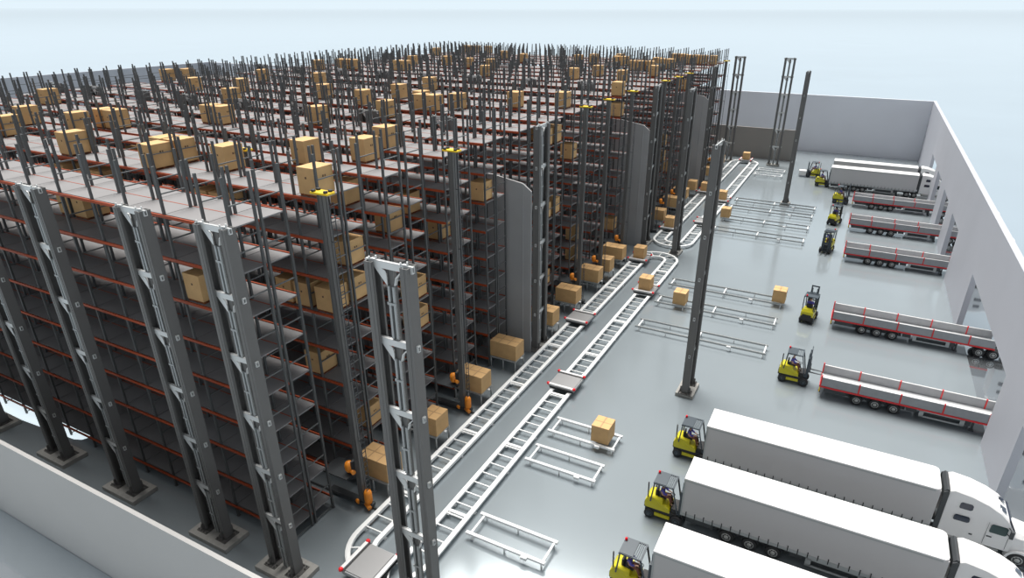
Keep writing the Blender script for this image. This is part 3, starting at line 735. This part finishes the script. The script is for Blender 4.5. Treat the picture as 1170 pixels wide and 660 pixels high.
def fork_proto(mast_h, fork_z):
    root = empty('forklift', (0, 0, 0))
    b = MB()
    prof = [(-1.33, .9), (-1.42, 1.1), (-1.38, 1.45), (-1.2, 1.75), (-.95, 1.82), (-.15, 1.72), (-.1, 1.42), (.28, 1.32), (.42, 1.2), (.45, .9)]
    yin = [1, 1, 1, .9, .85, .85, 1, 1, 1, 1]
    n = len(prof); vs = []
    for s, k in ((-1, 1), (-1, .8), (1, .8), (1, 1)):
        for (x, z), q in zip(prof, yin):
            vs.append((x, s * .68 * q * (1 if k == 1 else .85), z + (.0 if k == 1 else .07 * (z > 1.2))))
    fs = [tuple(range(n)), tuple(range(3 * n, 4 * n))]
    for r_ in range(3):
        for i in range(n): fs.append((r_ * n + i, r_ * n + (i + 1) % n, (r_ + 1) * n + (i + 1) % n, (r_ + 1) * n + i))
    b.add(vs, fs)
    link('body', b.mesh('body', M['yellow']), root, label='bright yellow body and counterweight')
    c = MB().rbox(-1.36, 1.1, -.66, .66, .5, .95, .05); c.box(-1.30, 1.2, -.5, .5, .32, .6); c.rbox(.5, 1.08, -.58, .58, .9, 1.35, .06); c.box(-1.46, -1.36, -.5, .5, .7, 1.2)
    link('chassis', c.mesh('chassis', M['black']), root)
    y2 = MB().box(-.62, .5, -.72, .72, .34, .62); link('side_step', y2.mesh('side_step', M['yellow']), root)
    s_ = MB().rbox(-.62, .02, -.32, .32, 1.72, 1.9, .05); s_.rbox(-.78, -.62, -.3, .3, 1.8, 2.35, .05)
    link('seat', s_.mesh('seat', M['black']), root)
    g = MB()
    for s in (-1, 1):
        g.bar((-1.0, s * .66, 1.5), (-.82, s * .70, 3.2), .09); g.bar((1.0, s * .62, 1.0), (.52, s * .70, 3.2), .09)
        g.bar((-.86, s * .70, 3.24), (.56, s * .70, 3.24), .09, .09)
    g.box(-.9, -.82, -.74, .74, 3.2, 3.3); g.box(.5, .58, -.74, .74, 3.2, 3.3)
    g.box(-.86, .0, -.7, .7, 3.25, 3.32)
    for k in range(5): x = .0 + k * .12; g.box(x - .025, x + .025, -.7, .7, 3.22, 3.3)
    link('overhead_guard', g.mesh('overhead_guard', M['guard']), root)
    link('exhaust_pipe', MB().tube((-1.22, -.55, 1.55), (-1.25, -.62, 3.1), .05, 8).mesh('exhaust_pipe', M['black']), root)
    link('beacon', MB().lathe([(.02, 3.30), (.09, 3.3), (.09, 3.46), (.04, 3.52), (.01, 3.53)], (-.8, .45, 0), 'z', 12).mesh('beacon', M['redlamp']), root, label='red warning beacon')
    st = MB().tube((.62, 0, 1.1), (.38, 0, 2.05), .04, 8)
    ctr = Vector((.36, 0, 2.08)); ax = Vector((-.3, 0, 1)).normalized(); uu_ = Vector((0, 1, 0)); ww = ax.cross(uu_)
    pts = [ctr + .22 * (math.cos(t) * uu_ + math.sin(t) * ww) for t in [2 * PI * i / 14 for i in range(15)]]
    st.path(pts, .025, 6); st.tube(pts[0], pts[7], .02, 6)
    link('steering_wheel', st.mesh('steering_wheel', M['black']), root)
    m = MB(); z1 = mast_h
    for s in (-1, 1):
        m.box(1.04, 1.2, s * .5 - .09, s * .5 + .09, .2, 3.1); m.box(1.2, 1.28, s * .38 - .07, s * .38 + .07, .3, z1)
        m.tube((1.14, s * .26, .4), (1.14, s * .26, z1 - .3), .05, 8)
    for z in (.35, 1.6, 3.0): m.box(1.08, 1.2, -.48, .48, z, z + .12)
    m.box(1.2, 1.28, -.4, .4, z1 - .15, z1); m.box(1.2, 1.28, -.4, .4, z1 - .95, z1 - .85); m.box(1.0, 1.1, -.5, .5, .5, .7)
    o = link('mast', m.mesh('mast', M['guard']), root)
    cg = MB().box(1.29, 1.36, -.6, .6, fork_z + .1, fork_z + .22); cg.box(1.29, 1.36, -.6, .6, fork_z + .55, fork_z + .67)
    for k in range(5): yy = -.5 + k * .25; cg.box(1.30, 1.35, yy - .025, yy + .025, fork_z + .22, fork_z + 1.35)
    cg.box(1.29, 1.36, -.55, .55, fork_z + 1.3, fork_z + 1.38)
    link('load_backrest', cg.mesh('load_backrest', M['guard']), o)
    for s in (-1, 1):
        f = MB().box(1.36, 1.42, s * .34 - .07, s * .34 + .07, fork_z, fork_z + .65)
        f.prism([(1.36, fork_z), (2.5, fork_z), (2.5, fork_z + .03), (1.42, fork_z + .08)], 'y', s * .34 - .07, s * .34 + .07)
        link('fork', f.mesh('fork', M['dark']), o)
    for s in (-1, 1):
        wheel(root, 1.0, s * .66, .44, .32, s, dark=True); wheel(root, -1.0, s * .64, .38, .26, s, dark=True)
    return Proto(root)

# seated driver: one skinned body, clothing as separate surfaces
def skin_mesh(name, verts, edges, m, sub=1):
    me = bpy.data.meshes.new(name + '_rig')
    me.from_pydata([v[:3] for v in verts], edges, [])
    o = bpy.data.objects.new(name + '_rig', me); COL.objects.link(o)
    md = o.modifiers.new('Skin', 'SKIN')
    for i, v in enumerate(verts):
        sv = me.skin_vertices[0].data[i]; sv.radius = (v[3], v[4] if len(v) > 4 else v[3]); sv.use_root = (i == 0)
    s_ = o.modifiers.new('Sub', 'SUBSURF'); s_.levels = sub; s_.render_levels = sub
    dg = bpy.context.evaluated_depsgraph_get()
    r = bpy.data.meshes.new_from_object(o.evaluated_get(dg)); r.name = name
    r.materials.clear(); r.materials.append(m)
    for p in r.polygons: p.use_smooth = True
    bpy.data.objects.remove(o); return r
def person_proto():
    root = empty('person', (0, 0, 0))
    V = [(-.30, 0, .12, .17, .2), (-.33, 0, .35, .16, .19), (-.32, 0, .62, .17, .23), (-.28, 0, .80, .09), (-.26, 0, .92, .075), (-.22, 0, 1.05, .13), (-.21, 0, 1.2, .12)]
    E_ = [(0, 1), (1, 2), (2, 3), (3, 4), (4, 5), (5, 6)]
    for s in (-1, 1):
        b = len(V)
        V += [(-.30, s * .26, .72, .085), (-.12, s * .34, .42, .07), (.16, s * .20, .38, .05), (.25, s * .18, .38, .045, .025)]
        E_ += [(2, b), (b, b + 1), (b + 1, b + 2), (b + 2, b + 3)]
        for k in range(4):
            q = len(V); dz = .03 - .02 * k
            V += [(.31, s * .18 + .0, .36 + dz, .014), (.335 - .006 * abs(k - 1), s * .18, .31 + dz, .011)]
            E_ += [(b + 3, q), (q, q + 1)]
        q = len(V); V += [(.26, s * .13, .40, .015), (.30, s * .10, .38, .012)]; E_ += [(b + 2, q), (q, q + 1)]
        b = len(V)
        V += [(-.2, s * .12, .08, .12), (.22, s * .17, .14, .10), (.38, s * .17, -.28, .075), (.38, s * .17, -.45, .055), (.55, s * .18, -.50, .05)]
        E_ += [(0, b), (b, b + 1), (b + 1, b + 2), (b + 2, b + 3), (b + 3, b + 4)]
    link('body', skin_mesh('body', V, E_, M['skin']), root)
    V = [(-.31, 0, .16, .19, .22), (-.33, 0, .38, .185, .215), (-.32, 0, .62, .19, .25), (-.29, 0, .76, .10)]; E_ = [(0, 1), (1, 2), (2, 3)]
    for s in (-1, 1):
        b = len(V); V += [(-.30, s * .27, .72, .105), (-.12, s * .345, .42, .09), (.08, s * .24, .39, .075)]; E_ += [(2, b), (b, b + 1), (b + 1, b + 2)]
    link('shirt', skin_mesh('shirt', V, E_, M['shirt']), root, label='blue shirt')
    V = [(-.29, 0, .10, .195, .22), (-.31, 0, .22, .18, .21)]; E_ = [(0, 1)]
    for s in (-1, 1):
        b = len(V); V += [(-.12, s * .14, .09, .14), (.22, s * .17, .14, .12), (.38, s * .17, -.26, .09), (.38, s * .17, -.38, .08)]; E_ += [(0, b), (b, b + 1), (b + 1, b + 2), (b + 2, b + 3)]
    link('trousers', skin_mesh('trousers', V, E_, M['trouser']), root)
    h = MB().lathe([(.01, 1.33), (.09, 1.31), (.135, 1.24), (.14, 1.14), (.12, 1.06), (.1, 1.05)], (-.235, 0, 0), 'z', 16)
    link('hair', h.mesh('hair', M['hair']), root)
    f = MB()
    for s in (-1, 1): f.lathe([(.002, -.012), (.014, -.006), (.014, .006), (.002, .012)], (-.105, s * .045, 1.15), 'x', 8)
    f.prism([(-.11, 1.13), (-.075, 1.09), (-.105, 1.08)], 'y', -.018, .018); f.box(-.115, -.098, -.035, .035, 1.03, 1.042)
    for s in (-1, 1): f.rbox(-.24, -.2, s * .12 - .012, s * .12 + .012, 1.08, 1.16, .008)
    link('face', f.mesh('face', M['skin']), root)
    for s in (-1, 1):
        sh = MB().rbox(.32, .62, s * .17 - .06, s * .17 + .06, -.60, -.5, .03); link('shoe', sh.mesh('shoe', M['black']), root)
    return Proto(root)
PP = person_proto()
F1, F2 = fork_proto(4.0, 1.5), fork_proto(3.4, .25)
FORK = [(F1, -7.15, 44.35, 0, 'backed against the far big white trailer', 'nearest the slim column'), (F1, -7.15, 36.55, 0, 'working at the middle big white trailer', ''), (F1, -7.2, 29.3, 0, 'at the nearest big white trailer, cut by the bottom edge', ''),
        (F1, -.95, 60.9, 0, 'with its forks at the rear of the first flatbed', ''), (F1, -.95, 76.4, PI * .46, 'facing away behind the second flatbed', ''), (F2, -.7, 103.3, -PI * .56, 'facing the camera behind the third flatbed', ''),
        (F1, -.6, 118.9, PI * .40, 'turned sideways behind the fourth flatbed', ''), (F1, -.4, 133.6, 0, 'with tall mast at the rear of the fifth flatbed', ''), (F1, -4.55, 146.0, 0, 'at the rear of the nearer far white trailer', ''),
        (F2, -7.0, 153.6, PI * 1.02, 'farthest away, holding a white load', '')]
for P_, x, y, rz, lab, _ in FORK:
    o = P_.put((x, y, 0), rz)
    tag(o, f'yellow forklift, {lab}', 'forklift', 'yellow forklifts')
    T = Matrix.Translation((x, y, 0)) @ Matrix.Rotation(rz, 4, 'Z') @ Vector((0, 0, 1.78))
    p = PP.put((T.x, T.y, T.z), rz); 
    tag(p, f'person in blue on the forklift {lab.split(",")[0]}', 'person', 'forklift drivers')
c, s = math.cos(PI * 1.02), math.sin(PI * 1.02)
wl = MB().rbox(-.75, .75, -.8, .8, 0, 1.0, .04)
o = link('white_crate', wl.mesh('white_crate', M['white']), None, (-7.0 + c * 2.2, 153.6 + s * 2.2, .335), PI * 1.02)
tag(o, 'white crate carried on the forks of the farthest forklift', 'crate')

# ------------------------------------------------------------------ light and camera
w = bpy.data.worlds.new('World'); scene.world = w; w.use_nodes = True
bg = w.node_tree.nodes['Background']; bg.inputs['Color'].default_value = (.783, .905, .985, 1); bg.inputs['Strength'].default_value = 1.0
# studio-like sky: bright along the horizon, dimmer above
_nt = w.node_tree
_tc = _nt.nodes.new('ShaderNodeTexCoord'); _sp = _nt.nodes.new('ShaderNodeSeparateXYZ'); _rp = _nt.nodes.new('ShaderNodeValToRGB')
_e = _rp.color_ramp.elements
_e[0].position = 0.0; _e[0].color = (.783, .905, .985, 1)
_e[1].position = .27; _e[1].color = (.783, .905, .985, 1)
_q = _e.new(.45); _q.color = (.33, .34, .35, 1)
_q = _e.new(.8); _q.color = (.36, .37, .38, 1)
_nt.links.new(_tc.outputs['Generated'], _sp.inputs[0]); _nt.links.new(_sp.outputs['Z'], _rp.inputs['Fac']); _nt.links.new(_rp.outputs['Color'], bg.inputs['Color'])
sun = bpy.data.lights.new('sun', 'SUN'); sun.energy = 6.8; sun.angle = math.radians(40); sun.color = (1, .97, .92)
so = bpy.data.objects.new('sun', sun); COL.objects.link(so)
so.rotation_euler = Vector((-.22, .33, 1)).to_track_quat('Z', 'Y').to_euler()
cam = bpy.data.cameras.new('camera'); co = bpy.data.objects.new('camera', cam); COL.objects.link(co)
co.matrix_world = Matrix(((r2.x, u2.x, -fwd.x, 0), (r2.y, u2.y, -fwd.y, 0), (r2.z, u2.z, -fwd.z, H), (0, 0, 0, 1)))
cam.lens = CAMF * 36 / 1170; cam.sensor_width = 36
cam.shift_x = -(CX - 585) / 1170; cam.shift_y = (CY - 330) / 1170
cam.clip_start = .5; cam.clip_end = 200000
scene.camera = co
scene.view_settings.view_transform = 'Standard'
scene.view_settings.look = 'None'
scene.view_settings.gamma = 1
scene.view_settings.use_curve_mapping = False
scene.view_settings.exposure = 0
for _o in scene.objects:
    _l = _o.get('label')
    if _l and not 4 <= len(_l.split()) <= 16 and _o.get('category'): print('LABEL', len(_l.split()), _l)
